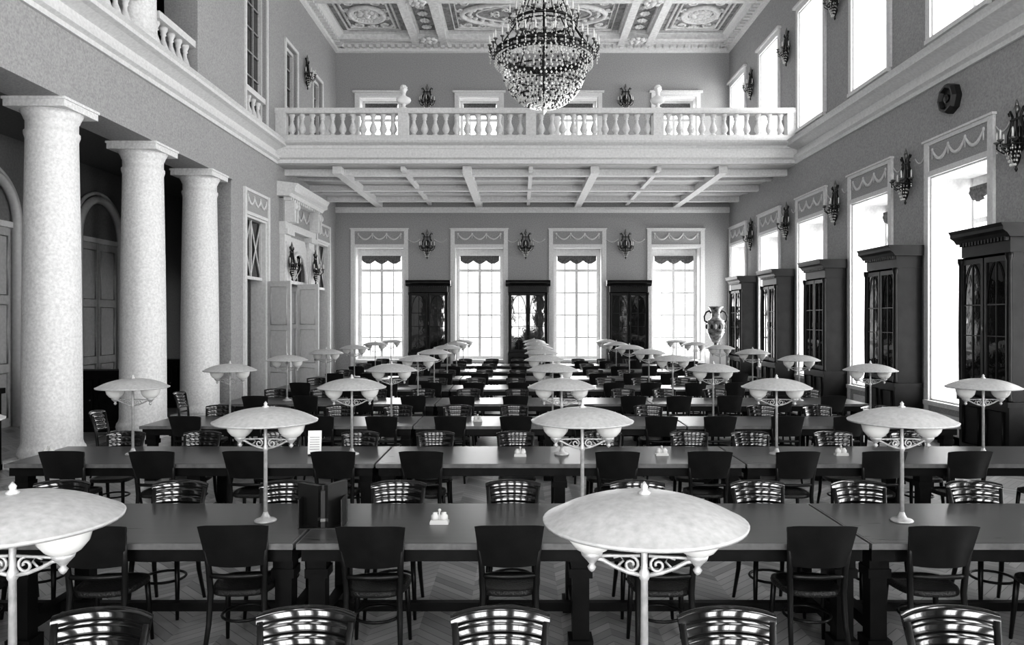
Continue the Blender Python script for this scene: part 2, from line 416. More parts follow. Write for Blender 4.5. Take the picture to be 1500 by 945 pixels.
for x in WB:
    win(wlb,(x,YB,0),0); win(wub,(x,YB,0),0)
    area((x,YB+0.66,2.78),(-PI/2,0,0),1.8,4.15,LB); area((x,YB+0.66,8.9),(-PI/2,0,0),1.5,2.95,LB)
for x in WFR:
    win(wlf,(x,YF,0),PI); win(wuf,(x,YF,0),PI)
    area((x,YF-0.66,2.78),(PI/2,0,0),1.8,4.15,LF); area((x,YF-0.66,9.0),(PI/2,0,0),1.7,3.2,LF*0.7)

def dark_window(hw,z0,z1,cols,rows):
    m=MB(); m.box(-hw,hw,0.2,0.24,z0,z1,M_dark)
    for s in (-1,1):
        xa,xb=sorted((s*hw,s*(hw-0.06))); m.box(xa,xb,0.1,0.2,z0,z1,M_white)
        xa,xb=sorted((s*hw,s*(hw+0.1))); m.box(xa,xb,-0.04,0,z0,z1+0.1,M_white)
    m.box(-hw,hw,0.1,0.2,z0,z0+0.1,M_white); m.box(-hw,hw,0.1,0.2,z1-0.1,z1,M_white); m.box(-hw,hw,-0.04,0,z1,z1+0.1,M_white)
    for i in range(1,cols): x=-hw+2*hw*i/cols; m.box(x-0.02,x+0.02,0.16,0.2,z0+0.1,z1-0.1,M_frz)
    for i in range(1,rows): z=z0+(z1-z0)*i/rows; m.box(-hw+0.06,hw-0.06,0.165,0.195,z-0.015,z+0.015,M_frz)
    return m.mesh('dw')
win(dark_window(0.75,7.2,10.9,3,6),(XL,19.55,0),PI/2)
d2=dark_window(0.55,7.4,10.2,2,5)
win(d2,(XL,22.55,0),PI/2); win(d2,(XL,25.45,0),PI/2)

# ---------------------------------------------------------------- left wall doors
def lattice_transom(hw,z0,z1):
    m=MB()
    for s in(-1,1):
        xa,xb=sorted((s*hw,s*(hw+0.13))); m.box(xa,xb,-0.06,0,0,5.45,M_white)
        xa,xb=sorted((s*hw,s*(hw-0.06))); m.box(xa,xb,0,0.4,0,z1,M_white)
    m.box(-hw,hw,-0.05,0,4.8,4.88,M_white); m.box(-hw,hw,-0.05,0,5.38,5.45,M_white); m.box(-hw,hw,-0.025,0,4.88,5.38,M_frz)
    garland(m,-hw+0.12,hw-0.12,5.28,0.2,-0.035,M_white,3)
    m.box(-hw+0.06,hw-0.06,0,0.4,z1-0.06,z1,M_white)
    m.box(-hw+0.06,hw-0.06,0.1,0.25,z0-0.08,z0,M_white); m.box(-hw+0.06,hw-0.06,0.18,0.2,z0,z1-0.06,M_dark)
    w=hw-0.06
    for k in range(2):
        a=-w+k*w; b=a+w; zt=z1-0.06
        m.tube([(a,0.15,z0),(b,0.15,zt)],0.022,M_white,4); m.tube([(b,0.15,z0),(a,0.15,zt)],0.022,M_white,4)
        m.box(b-0.02,b+0.02,0.12,0.18,z0,zt,M_white)
    return m
def door_leaf(w,h,mt=M_door):
    m=MB(); m.box(0,w,-0.025,0.025,0,h,mt)
    for (z0,z1) in ((0.15,0.8),(0.95,1.9),(2.05,h-0.15)):
        for s in(-1,1):
            y=s*0.03
            m.tube([(0.12,y,z0),(w-0.12,y,z0),(w-0.12,y,z1),(0.12,y,z1)],0.018,mt,4,True)
    m.sph((w-0.08,-0.06,1.05),0.035,M_bronze2,8,5); m.tube([(w-0.08,-0.06,1.05),(w-0.08,0.06,1.05)],0.012,M_bronze2,5)
    return m
m=lattice_transom(0.8,3.3,4.8); m.obj('door_1',(XL,19.55,0),PI/2)
m=lattice_transom(0.8,3.3,4.8); m.obj('door_2',(XL,26.1,0),PI/2)
dl=door_leaf(0.78,3.2).mesh('door_leaf')
put('door_3',dl,(XL+0.08,20.25,0.01),-0.45); put('door_4',dl,(XL-0.35,25.4,0.01),PI/2-0.1)
p=MB()
for s in(-1,1):
    xa,xb=sorted((s*0.95,s*1.55)); p.box(xa,xb,-0.14,0,0,4.75,M_white); xa,xb=sorted((s*1.02,s*1.48)); p.box(xa,xb,-0.18,-0.14,0.5,4.4,M_white)
    xa,xb=sorted((s*0.9,s*1.6)); p.box(xa,xb,-0.24,0,0,0.35,M_white); p.box(xa,xb,-0.24,0,4.6,4.75,M_white)
    for k in (1.15,1.4):
        p.box(s*k-0.07,s*k+0.07,-0.4,0,4.95,5.55,M_white); p.sph((s*k,-0.38,5.4),(0.07,0.1,0.12),M_white,8,6)
p.box(-1.6,1.6,-0.18,0,4.75,4.95,M_white); p.box(-1.6,1.6,-0.12,0,4.95,5.6,M_frz)
garland(p,-0.95,0.95,5.45,0.28,-0.14,M_white,3)
for i in range(16): p.box(-1.55+i*0.2,-1.45+i*0.2,-0.32,-0.1,5.55,5.66,M_white)
p.prism([(0,5.64),(-0.34,5.64),(-0.4,5.72),(-0.5,5.76),(-0.5,5.86),(-0.58,5.98),(0,6.05)],'x',-1.8,1.8,M_white)
n=14; vs=[];fs=[]; R=0.82; zc=3.35
for i in range(n+1):
    a=PI*i/n; x=R*math.cos(a); z=zc+R*math.sin(a)
    k=max(abs(math.cos(a)),abs(math.sin(a)))
    ox=math.cos(a)/k*0.95; oz=min(4.6,zc+math.sin(a)/k*1.25)
    vs+=[(x,-0.06,z),(ox,-0.06,oz)]
for i in range(n): a=i*2; fs.append((a,a+1,a+3,a+2))
p.add(vs,fs,M_white)
for s in(-1,1): xa,xb=sorted((s*0.82,s*0.95)); p.box(xa,xb,-0.1,0.35,0,3.35,M_white)
p.tube([(R*math.cos(PI*i/20),-0.08,zc+R*math.sin(PI*i/20)) for i in range(21)],0.06,M_white,6)
p.box(-0.82,0.82,0.0,0.12,zc-0.1,zc,M_white); p.box(-0.9,0.9,0.1,0.12,zc,4.3,M_dark)
for i in range(1,6):
    a=PI*i/6; p.tube([(0,0.05,zc),(R*math.cos(a),0.05,zc+R*math.sin(a))],0.02,M_white,4)
p.tube([(0.35*math.cos(PI*i/12),0.05,zc+0.35*math.sin(PI*i/12)) for i in range(13)],0.02,M_white,5)
p.obj('door_portal',(XL,23.0,0),PI/2)
dl2=door_leaf(0.8,3.2).mesh('door_leaf2')
put('door_5',dl2,(XL+0.3,22.2,0.01),-0.5); put('door_6',dl2,(XL-0.12,23.8,0.01),PI+0.25)
def arch_door():
    m=MB(); R=0.95; zc=4.2
    def arc(r,y,rad): m.tube([(-r,y,0)]+[(-r*math.cos(PI*i/24),y,zc+r*math.sin(PI*i/24)) for i in range(25)]+[(r,y,0)],rad,M_door,6)
    arc(R,-0.1,0.1); arc(R+0.16,-0.06,0.05)
    n=24; vs=[(0,-0.02,zc)]+[(R*math.cos(PI*i/n),-0.02,zc+R*math.sin(PI*i/n)) for i in range(n+1)]
    m.add(vs,[(0,i,i+1) for i in range(1,n+1)],M_aisle); m.box(-R,R,-0.03,0,0,zc,M_adoor)
    m.box(-R,R,-0.09,0,zc-0.12,zc,M_door); m.box(-0.02,0.02,-0.06,0,0,zc-0.1,M_adoor)
    for s in (-1,1):
        for z0,z1 in ((0.2,1.1),(1.3,2.5),(2.7,3.9)):
            m.tube([(s*0.12,-0.035,z0),(s*(R-0.2),-0.035,z0),(s*(R-0.2),-0.035,z1),(s*0.12,-0.035,z1)],0.025,M_adoor,4,True)
    return m.mesh('arched_door')
ad=arch_door()
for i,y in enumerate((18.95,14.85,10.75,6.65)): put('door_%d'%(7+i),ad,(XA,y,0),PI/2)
def low_case():
    m=MB(); m.box(-0.9,0.9,-0.45,0,0.08,1.12,M_wood); m.box(-0.96,0.96,-0.5,0,1.12,1.2,M_wood); m.box(-0.92,0.92,-0.47,0,0,0.08,M_wood)
    for i in range(3):
        x=-0.6+i*0.6; m.tube([(x-0.24,-0.455,0.2),(x+0.24,-0.455,0.2),(x+0.24,-0.455,1.02),(x-0.24,-0.455,1.02)],0.018,M_wood,4,True); m.sph((x+0.2,-0.48,0.62),0.02,M_bronze2,6,4)
    return m.mesh('low_cabinet')
lc=low_case()
put('low_cabinet',lc,(-8.6,15.4,0),0.0); put('low_cabinet',lc,(-8.5,11.2,0),0.0); put('low_cabinet',lc,(-8.3,19.5,0),0.0)

# ---------------------------------------------------------------- bookcases
def bookcase(w=1.4,h=3.6,d=0.55,ov=0.1):
    m=MB(); hw=w/2
    m.box(-hw,hw,-d,0,0.0,0.95,M_wood); m.box(-hw-0.02,hw+0.02,-d-0.04,0,0,0.14,M_wood); m.box(-hw-0.02,hw+0.02,-d-0.03,0,0.92,1.0,M_wood)
    m.box(-hw+0.03,-hw+0.09,-d+0.05,0,1.0,h-0.3,M_wood); m.box(hw-0.09,hw-0.03,-d+0.05,0,1.0,h-0.3,M_wood); m.box(-hw+0.09,hw-0.09,-0.04,0,1.0,h-0.3,M_wood)
    for i in range(4): z=1.0+i*(h-1.35)/4; m.box(-hw+0.09,hw-0.09,-d+0.12,-0.04,z,z+0.03,M_wood)
    m.box(-hw+0.02,hw-0.02,-d+0.03,0,h-0.42,h-0.2,M_wood)
    for i in range(int((w-0.06)/0.08)): x=-hw+0.06+i*0.08; m.box(x,x+0.045,-d-0.03,-d+0.04,h-0.25,h-0.19,M_wood)
    m.prism([(0,h-0.2),(-d-0.02,h-0.2),(-d-0.06,h-0.14),(-d-0.12,h-0.1),(-d-0.12,h-0.05),(-d-0.15,h),(0,h)],'x',-hw-ov,hw+ov,M_wood)
    y=-d+0.03
    for s in(-1,1):
        x0,x1=(0.015,hw-0.05) if s>0 else (-hw+0.05,-0.015); z0,z1=1.04,h-0.46
        m.box(x0,x0+0.06,y-0.02,y+0.02,z0,z1,M_wood); m.box(x1-0.06,x1,y-0.02,y+0.02,z0,z1,M_wood)
        m.box(x0,x1,y-0.02,y+0.02,z0,z0+0.08,M_wood); m.box(x0,x1,y-0.02,y+0.02,z1-0.08,z1,M_wood)
        m.box(x0+0.06,x1-0.06,y,y+0.008,z0+0.08,z1-0.08,M_cglass)
        xm=(x0+x1)/2; a=(x1-x0)/2-0.06
        zz=[z0+0.08,z0+0.08+(z1-z0)*0.62,z1-0.08]
        m.box(xm-0.008,xm+0.008,y-0.015,y,z0+0.08,z1-0.08,M_wood)
        za,zb=zz[1],zz[2]
        m.box(x0+0.06,x1-0.06,y-0.015,y,za-0.01,za+0.01,M_wood); m.box(x0+0.06,x1-0.06,y-0.015,y,z0+0.9,z0+0.915,M_wood)
        for q in(-1,1):
            m.tube([(xm+q*a*math.sin(PI/2*i/12),y-0.012,za+(zb-za)*math.cos(PI/2*i/12)) for i in range(13)],0.01,M_wood,4)
        if s>0: m.tube([(x0,y-0.05,2.0),(x0,y-0.05,2.12)],0.012,M_bronze2,5)
        m.tube([(x0+0.08,-d-0.01,0.25),(x1-0.08,-d-0.01,0.25),(x1-0.08,-d-0.01,0.84),(x0+0.08,-d-0.01,0.84)],0.02,M_wood,4,True)
        xc=s*(hw-0.03); m.lathe([(0.05,1.0),(0.05,1.03),(0.04,1.08),(0.045,2.0),(0.036,h-0.55),(0.055,h-0.5),(0.055,h-0.43)],M_wood,10,(xc,-d+0.02,0))
    return m.mesh('glazed_bookcase')
bc=bookcase(); bcr=bookcase(1.26,3.6,0.52,0.05)
for x in (-3.3,0.28,3.9): put('glazed_bookcase',bc,(x,YB-0.07,0),0)
PR=[11.67,15.03,18.4,21.78,25.15,8.3,4.93]
for y in PR: put('glazed_bookcase',bcr,(XR-0.07,y,0),-PI/2)

# ---------------------------------------------------------------- sconces
def sconce():
    m=MB()
    m.sph((0,-0.035,0.05),(0.11,0.03,0.16),M_bronze,12,8)
    for s in(-1,1):
        pts=[(s*x,-0.07,z) for x,z in ((0.03,-0.22),(0.12,-0.18),(0.19,-0.05),(0.19,0.1),(0.12,0.24),(0.1,0.36),(0.16,0.46),(0.2,0.44),(0.18,0.39))]
        m.tube(pts,[0.018,0.025,0.03,0.03,0.025,0.02,0.02,0.016,0.01],M_bronze,6)
    m.tube([(0,-0.07,-0.2),(0,-0.07,0.4)],0.014,M_bronze,5)
    m.box(-0.15,0.15,-0.085,-0.055,0.3,0.33,M_bronze); m.box(-0.08,0.08,-0.1,0,-0.02,0.02,M_bronze)
    for x in(-0.06,0.06): m.tube([(x,-0.07,-0.15),(x,-0.07,0.3)],0.006,M_bronze2,4)
    m.sph((0,-0.07,0.46),(0.05,0.04,0.07),M_bronze2,8,6); m.lathe([(0.001,0.62),(0.02,0.56),(0.035,0.5)],M_bronze2,8,(0,-0.07,0))
    ring(m,0,-0.13,-0.1,0.2,0.1,0.016,M_bronze,20,5)
    for i in range(5):
        a=PI+PI*i/4; cx,cy=0.27*math.cos(a),-0.1+0.22*math.sin(a)
        m.tube([(0.08*math.cos(a),-0.08,-0.14),(cx*0.6,cy*0.6-0.04,-0.2),(cx,cy,-0.12),(cx,cy,-0.04)],0.012,M_bronze,5)
        m.lathe([(0.01,-0.05),(0.05,-0.02),(0.05,-0.01),(0.02,0.0)],M_bronze2,8,(cx,cy,0)); m.lathe([(0.014,0),(0.014,0.12),(0.004,0.15)],M_candle,6,(cx,cy,0))
        for k in range(3): m.octa((cx,cy,-0.08-k*0.045),0.014,M_cryst,0.02)
    m.lathe([(0.001,-0.5),(0.025,-0.46),(0.012,-0.42),(0.05,-0.34),(0.07,-0.26),(0.05,-0.2),(0.07,-0.16)],M_bronze,10,(0,-0.08,0))
    for i in range(12):
        a=2*PI*i/12
        for k in range(5): r=0.16*(1-k/6); m.octa((r*math.cos(a),-0.13+0.6*r*math.sin(a),-0.15-k*0.06),0.013,M_cryst,0.022)
    return m.mesh('lyre_sconce')
sc=sconce()
for x in (-3.4,0.2,3.85): put('lyre_sconce',sc,(x,YB,4.9),0)
for y in PR: put('lyre_sconce',sc,(XR,y,4.95),-PI/2)
for y in (15.03+3.37*k for k in range(-2,4)): put('lyre_sconce',sc,(XR,y,9.9),-PI/2)
for x in (-3.4,3.85): put('lyre_sconce',sc,(x,YB,10.2),0)
put('lyre_sconce',sc,(XL,24.0,9.9),PI/2)
for y in (21.75,24.25): put('lyre_sconce',sc,(XL+0.185,y,3.8),PI/2)
gg=MB()
for x in (-3.4,0.2,3.85):
    for s in (-1,1):
        xa,xb=sorted((x+s*0.25,x+s*0.72))
        gg.tube([(xa+(xb-xa)*i/10,YB-0.012,5.15-0.12*4*(i/10)*(1-i/10)) for i in range(11)],0.014,M_white,4)
gg.obj('trim_back_garlands')
gg=MB()
for y in PR:
    for s in (-1,1):
        ya,yb2=sorted((y+s*0.25,y+s*0.6)); gg.tube([(XR-0.012,ya+(yb2-ya)*i/10,5.3-0.12*4*(i/10)*(1-i/10)) for i in range(11)],0.014,M_white,4)
gg.obj('trim_right_garlands')
v=MB(); v.lathe([(0.27,0),(0.27,0.1),(0.24,0.16),(0.2,0.16),(0.17,0.1),(0.001,0.12)],M_black,8,smooth=False,M=Matrix.Rotation(PI/2,4,'X'))
v.sph((0,-0.13,0),(0.08,0.03,0.08),M_black,10,6)
v.obj('wall_loudspeaker',(XR,13.5,6.1),-PI/2)

# ---------------------------------------------------------------- tables
def table():
    m=MB(); L=3.68; a=L/2; w=0.54
    m.box(-a+0.012,a-0.012,-w+0.012,w-0.012,0.72,0.76,M_top)
    m.box(-a,a,-w,-w+0.012,0.72,0.758,M_edge); m.box(-a,a,w-0.012,w,0.72,0.758,M_edge)
    m.box(-a,-a+0.012,-w+0.012,w-0.012,0.72,0.758,M_edge); m.box(a-0.012,a,-w+0.012,w-0.012,0.72,0.758,M_edge)
    m.box(-a+0.02,a-0.02,-w+0.05,-w+0.08,0.63,0.72,M_wood); m.box(-a+0.02,a-0.02,w-0.08,w-0.05,0.63,0.72,M_wood)
    m.box(-a+0.02,-a+0.05,-w+0.08,w-0.08,0.63,0.72,M_wood); m.box(a-0.05,a-0.02,-w+0.08,w-0.08,0.63,0.72,M_wood)
    for x in (-a+0.1,0,a-0.1):
        for y in (-0.36,0.36):
            for z0,z1,q in ((0.0,0.09,0.08),(0.09,0.5,0.055),(0.5,0.56,0.075),(0.56,0.72,0.065)):
                m.box(x-q,x+q,y-q,y+q,z0,z1,M_wood)
        m.box(x-0.04,x+0.04,-0.31,0.31,0.12,0.2,M_wood)
    m.box(-a+0.14,-0.04,-0.03,0.03,0.13,0.19,M_wood); m.box(0.04,a-0.14,-0.03,0.03,0.13,0.19,M_wood)
    return m.mesh('reading_table')
tb=table()
TC=[2.75+2.7*k for k in range(9)]
for y in TC:
    for x in (-3.3,0.4,4.1): put('reading_table',tb,(x,y,0))

# ---------------------------------------------------------------- chair
def chair():
    m=MB()
    n=28; vs=[]
    rim=[]
    for i in range(n):
        a=2*PI*i/n; cx=abs(math.cos(a))**0.62*(1 if math.cos(a)>0 else -1); sy_=abs(math.sin(a))**0.62*(1 if math.sin(a)>0 else -1)
        rim.append((cx*(0.2+0.02*sy_),sy_*0.2))
    rings=[(1,0.425),(1.02,0.44),(1.0,0.458),(0.86,0.462),(0.8,0.452),(0.05,0.448)]
    for k,z in rings: vs+=[(x*k,y*k,z) for x,y in rim]
    fs=[tuple(reversed(range(n)))]
    for j in range(len(rings)-1):
        for i in range(n): l=(i+1)%n; fs.append((j*n+i,j*n+l,(j+1)*n+l,(j+1)*n+i))
    fs.append(tuple((len(rings)-1)*n+i for i in range(n)))
    m.add(vs,fs,M_seat,True)
    for s in(-1,1):
        m.tube([(s*0.165,0.15,0.44),(s*0.175,0.165,0.25),(s*0.185,0.19,0)],[0.02,0.018,0.012],M_back,8)
        m.tube([(s*0.19,-0.27,0.0),(s*0.175,-0.2,0.25),(s*0.17,-0.18,0.45),(s*0.178,-0.195,0.62),(s*0.2,-0.25,0.87)],[0.013,0.018,0.021,0.02,0.014],M_back,8)
    m.tube([(0.15*math.cos(2*PI*i/20),0.15*math.sin(2*PI*i/20)-0.005,0.25) for i in range(20)],0.01,M_back,6,True)
    m.tube([(-0.175+0.35*i/8,-0.19-0.03*4*(i/8)*(1-i/8),0.56) for i in range(9)],0.016,M_back,6)
    NX,R_,S=14,5,6; NV=R_*S
    z0,z1=0.63,0.905
    def P(u,q,off):
        hw=0.185+0.035*q; x=u*hw
        y=-0.2-0.075*q-0.055*(1-u*u)+off
        z=z0+(z1-z0)*q+0.012*(1-u*u)*q - 0.008*abs(u)**6*q
        return (x,y,z)
    prof=[0.006,0.0165,0.018,0.0185,0.018,0.0165]
    # ribbed inner face
    vs=[];fs=[]; st=NV+1
    for i in range(NX+1):
        for j in range(st): vs.append(P(-1+2*i/NX,j/NV,prof[j%S]))
    for i in range(NX):
        for j in range(NV): fs.append((i*st+j,(i+1)*st+j,(i+1)*st+j+1,i*st+j+1))
    m.add(vs,fs,M_chair,True)
    # smooth outer face
    vs=[];fs=[]
    for i in range(NX+1):
        for j in range(4): vs.append(P(-1+2*i/NX,j/3,-0.004))
    for i in range(NX):
        for j in range(3): fs.append((i*4+j,i*4+j+1,(i+1)*4+j+1,(i+1)*4+j))
    m.add(vs,fs,M_back,True)
    # rims
    for q in (0,1):
        vs=[];fs=[]
        for i in range(NX+1):
            u=-1+2*i/NX; vs+=[P(u,q,0.006),P(u,q,-0.004)]
        for i in range(NX): a=i*2; fs.append((a,a+1,a+3,a+2))
        m.add(vs,fs,M_back,True)
    for u in (-1,1):
        vs=[];fs=[]
        for j in range(st): vs+=[P(u,j/NV,prof[j%S]),P(u,j/NV,-0.004)]
        for j in range(NV): a=j*2; fs.append((a,a+1,a+3,a+2))
        m.add(vs,fs,M_back)
    return m.mesh('wooden_chair')
ch=chair()
CX=[-4.5,-3.62,-2.7,-1.83,-0.95,-0.07,0.93,1.9,2.68,3.57,4.42,5.3]
for k,y in enumerate(TC):
    for x in CX:
        for side in (-1,1):
            if k==0 and side==-1: continue
            if random.random()<0.03 and k>1: continue
            j=random.uniform(-0.04,0.04) if k>1 else random.uniform(-0.01,0.01); a=random.uniform(-0.06,0.06)
            off=(0.355 if side<0 else 0.335)+random.uniform(0,0.03)
            put('wooden_chair',ch,(x+j,y+side*off,0),a if side<0 else PI+a)
for x,y,r in ((-5.75,8.0,-1.4),(-5.7,10.8,-1.5),(-5.8,13.6,-1.6)):
    put('wooden_chair',ch,(x,y,0),r)

# ---------------------------------------------------------------- lamps
def lamp():
    m=MB()
    m.lathe([(0.001,0),(0.075,0),(0.078,0.01),(0.07,0.018),(0.035,0.028),(0.022,0.05),(0.016,0.07)],M_brass,24)
    m.lathe([(0.015,0.06),(0.013,0.5),(0.019,0.51),(0.019,0.53),(0.012,0.545),(0.012,0.765),(0.03,0.775)],M_brass,12)
    R=0.357; pr=[(0.001,0.812)]
    for i in range(1,15):
        q=i/14; pr.append((R*q,0.812-0.09*q**2.3))
    pr+=[(R+0.008,0.72),(R+0.004,0.708),(R-0.01,0.712),(R*0.8,0.732),(R*0.4,0.767),(0.001,0.78)]
    m.lathe(pr,M_cream,48)
    m.lathe([(0.02,0.808),(0.024,0.819),(0.01,0.828),(0.014,0.84),(0.001,0.858)],M_brass,12)
    for s in(-1,1):
        cx=s*0.188
        m.lathe([(0.001,0.59),(0.03,0.595),(0.06,0.612),(0.085,0.643),(0.096,0.683),(0.098,0.725),(0.09,0.725)],M_milk,24,(cx,0,0))
        m.lathe([(0.001,0.525),(0.01,0.532),(0.017,0.545),(0.009,0.555),(0.02,0.569),(0.036,0.585),(0.04,0.597),(0.03,0.603)],M_brass,12,(cx,0,0))
        m.tube([(s*0.015,0,0.52),(s*0.06,0,0.53),(s*0.11,0,0.55),(s*0.15,0,0.572),(s*0.185,0,0.577)],0.008,M_brass,6)
        m.tube([(s*0.015,0,0.59),(s*0.06,0,0.588),(s*0.12,0,0.587),(s*0.155,0,0.585)],0.006,M_brass,6)
        pts=[];rs=[]
        for i in range(16):
            a=PI/2+i*0.55; r=0.03*(1-i/20); pts.append((s*(0.048+r*math.cos(a)),0,0.557+r*math.sin(a))); rs.append(0.006)
        m.tube(pts,rs,M_brass,5)
        m.tube([(s*0.1,0,0.545),(s*0.075,0,0.57),(s*0.085,0,0.587),(s*0.11,0,0.58)],0.005,M_brass,5)
    return m.mesh('table_lamp')
lm=lamp()
LX=[-4.12,-1.81,0.45,2.72,4.95]
for y in TC:
    for x in LX: put('table_lamp',lm,(x+random.uniform(-0.02,0.02),y,0.76),random.uniform(-0.12,0.12))

# ---------------------------------------------------------------- small items
def inkwell():
    m=MB(); m.box(-0.065,0.065,-0.04,0.04,0,0.018,M_cerm); m.box(-0.06,0.06,-0.038,-0.03,0.018,0.03,M_cerm)
    for x in (-0.03,0.03):
        m.lathe([(0.026,0.018),(0.03,0.03),(0.03,0.055),(0.018,0.066),(0.02,0.075),(0.001,0.078)],M_cerm,10,(x,0.005,0))
    m.box(-0.005,0.005,-0.005,0.015,0.018,0.085,M_cerm); m.sph((0,0.005,0.092),0.012,M_cerm,8,5)
    return m.mesh('inkwell')
ik=inkwell()
for x,y in ((-0.57,5.4),(1.5,8.1),(3.4,8.1),(-5.0,8.1),(-0.6,10.8),(1.9,13.5),(-2.6,13.6),(0.0,8.05)): put('inkwell',ik,(x,y,0.76))
def binder():
    m=MB()
    for i,(h,w,t) in enumerate(((0.29,0.2,0.035),(0.26,0.19,0.03),(0.3,0.2,0.035))):
        M=Matrix.Translation((-0.09+0.09*i,0.0,0.0))@Matrix.Rotation(0.75*(1-i)+0.2,4,'Z')
        m.box(-t/2,t/2,-w/2,w/2,0.006,h,M_black,M); m.box(-t/2+0.004,t/2-0.004,-w/2+0.004,w/2+0.002,0.01,h-0.004,M_frz,M)
        m.box(-t/2-0.002,t/2+0.002,-w/2-0.003,-w/2+0.001,0.05,0.07,M_bronze2,M)
    m.box(-0.15,0.15,-0.1,0.1,0.0,0.006,M_black); m.box(-0.15,-0.142,-0.1,0.1,0,0.2,M_black); m.box(0.142,0.15,-0.1,0.1,0,0.2,M_black)
    return m.mesh('book_stand')
put('book_stand',binder(),(-1.38,5.35,0.76),0.05)
m=MB(); m.box(-0.07,0.07,-0.003,0.003,0.012,0.26,M_paper,Matrix.Rotation(-0.15,4,'X')); m.box(-0.06,0.06,-0.04,0.05,0,0.015,M_wood)
for i in range(6): m.box(-0.05,0.05,-0.0045,-0.0035,0.06+i*0.025,0.067+i*0.025,M_frz,Matrix.Rotation(-0.15,4,'X'))
m.obj('notice_card',(-2.18,8.1,0.76),0.1)

# ---------------------------------------------------------------- vase on pedestal
m=MB()
m.box(-0.34,0.34,-0.34,0.34,0,0.14,M_marble); m.box(-0.28,0.28,-0.28,0.28,0.14,1.1,M_marble); m.box(-0.33,0.33,-0.33,0.33,1.1,1.2,M_marble)
m.obj('vase_pedestal',(6.8,26.6,0))
m=MB()
m.lathe([(0.18,0),(0.18,0.05),(0.08,0.1),(0.06,0.16),(0.1,0.2),(0.2,0.34),(0.29,0.55),(0.32,0.78),(0.29,0.95),(0.17,1.05),(0.14,1.12),(0.15,1.25),(0.2,1.36),(0.26,1.42),(0.27,1.45),(0.22,1.45),(0.12,1.3)],M_porc,28)
ring(m,0,0,0.55,0.3,0.3,0.015,M_bronze2,28,5); ring(m,0,0,0.96,0.29,0.29,0.015,M_bronze2,28,5)
m.lathe([(0.185,0.0),(0.19,0.05),(0.085,0.1)],M_bronze,20)
for i in range(14):
    a=2*PI*i/14; m.sph((0.31*math.cos(a),0.31*math.sin(a),0.75),(0.05,0.05,0.09),M_bronze if i%2 else M_marble,6,5)
for s in(-1,1):
    m.tube([(s*x,0,z) for x,z in ((0.29,0.9),(0.38,0.95),(0.4,1.1),(0.33,1.25),(0.22,1.3),(0.16,1.22))],0.03,M_bronze,7)
m.obj('ornate_vase',(6.8,26.6,1.2))

# ---------------------------------------------------------------- busts
def bust():
    m=MB()
    m.lathe([(0.11,0),(0.11,0.03),(0.06,0.05),(0.045,0.09),(0.07,0.13)],M_marble,16)
    secs=[(0.13,0.10,0.07,0),(0.17,0.16,0.09,0),(0.23,0.19,0.1,0),(0.29,0.17,0.09,0),(0.32,0.1,0.07,0.0),(0.345,0.055,0.055,-0.005),(0.39,0.05,0.052,-0.01),(0.42,0.06,0.07,-0.02),(0.46,0.075,0.09,-0.02),(0.51,0.078,0.095,-0.01),(0.55,0.07,0.085,0),(0.585,0.04,0.05,0),(0.595,0.005,0.005,0)]
    n=16; vs=[];fs=[]
    for z,rx,ry,oy in secs:
        for i in range(n):
            a=2*PI*i/n; vs.append((rx*math.cos(a),oy+ry*math.sin(a),z))
    for j in range(len(secs)-1):
        for i in range(n): l=(i+1)%n; fs.append((j*n+i,j*n+l,(j+1)*n+l,(j+1)*n+i))
    fs.append(tuple(reversed(range(n)))); m.add(vs,fs,M_marble,True)
    m.tube([(0,-0.095,0.515),(0,-0.125,0.48),(0,-0.105,0.47)],[0.01,0.016,0.01],M_marble,6)
    for s in(-1,1):
        m.sph((s*0.078,0.0,0.49),(0.012,0.022,0.03),M_marble,6,5); m.sph((s*0.032,-0.092,0.512),(0.016,0.01,0.008),M_marble,6,4); m.sph((s*0.032,-0.098,0.53),(0.022,0.01,0.007),M_marble,6,4)
    m.sph((0,-0.1,0.447),(0.026,0.012,0.008),M_marble,6,4); m.sph((0,-0.09,0.42),(0.025,0.018,0.016),M_marble,6,4)
    for i in range(18):
        a=PI*(-0.15+1.3*i/17)
        for z,k in((0.55,0.9),(0.5,1.0)): m.sph((0.078*k*math.cos(a),0.01+0.09*k*math.sin(a),z),(0.026,0.026,0.026),M_marble,6,4)
    for i in range(10): a=2*PI*i/10; m.sph((0.045*math.cos(a),0.01+0.05*math.sin(a),0.585),0.026,M_marble,6,4)
    return m.mesh('marble_bust')
bu=bust()
put('marble_bust',bu,(-3.23,YBAL+0.03,8.02),0.2,(1.1,1.1,1.1)); put('marble_bust',bu,(3.81,YBAL+0.03,8.02),-0.3,(1.1,1.1,1.1))

# ---------------------------------------------------------------- chandelier
m=MB(); R=0.98
for r,z,t in ((R,0,0.035),(R,-0.1,0.02),(0.86,-0.1,0.03),(0.6,0.62,0.03),(0.6,0.52,0.016),(0.4,1.05,0.025),(0.3,1.25,0.02)):
    ring(m,0,0,z,r,r,t,M_bronze,48,6)
for i in range(48):
    a=2*PI*i/48; x,y=R*math.cos(a),R*math.sin(a); m.sph((x,y,-0.05),(0.035,0.035,0.05),M_bronze2 if i%2 else M_bronze,6,4)
for i in range(12):
    a=2*PI*i/12; m.tube([(0.6*math.cos(a),0.6*math.sin(a),0.55),(0.8*math.cos(a),0.8*math.sin(a),0.25),(R*math.cos(a),R*math.sin(a),0)],0.014,M_bronze,5)
    m.tube([(0.05*math.cos(a),0.05*math.sin(a),2.0),(0.2*math.cos(a),0.2*math.sin(a),1.4),(0.62*math.cos(a),0.62*math.sin(a),0.62)],0.01,M_bronze,5)
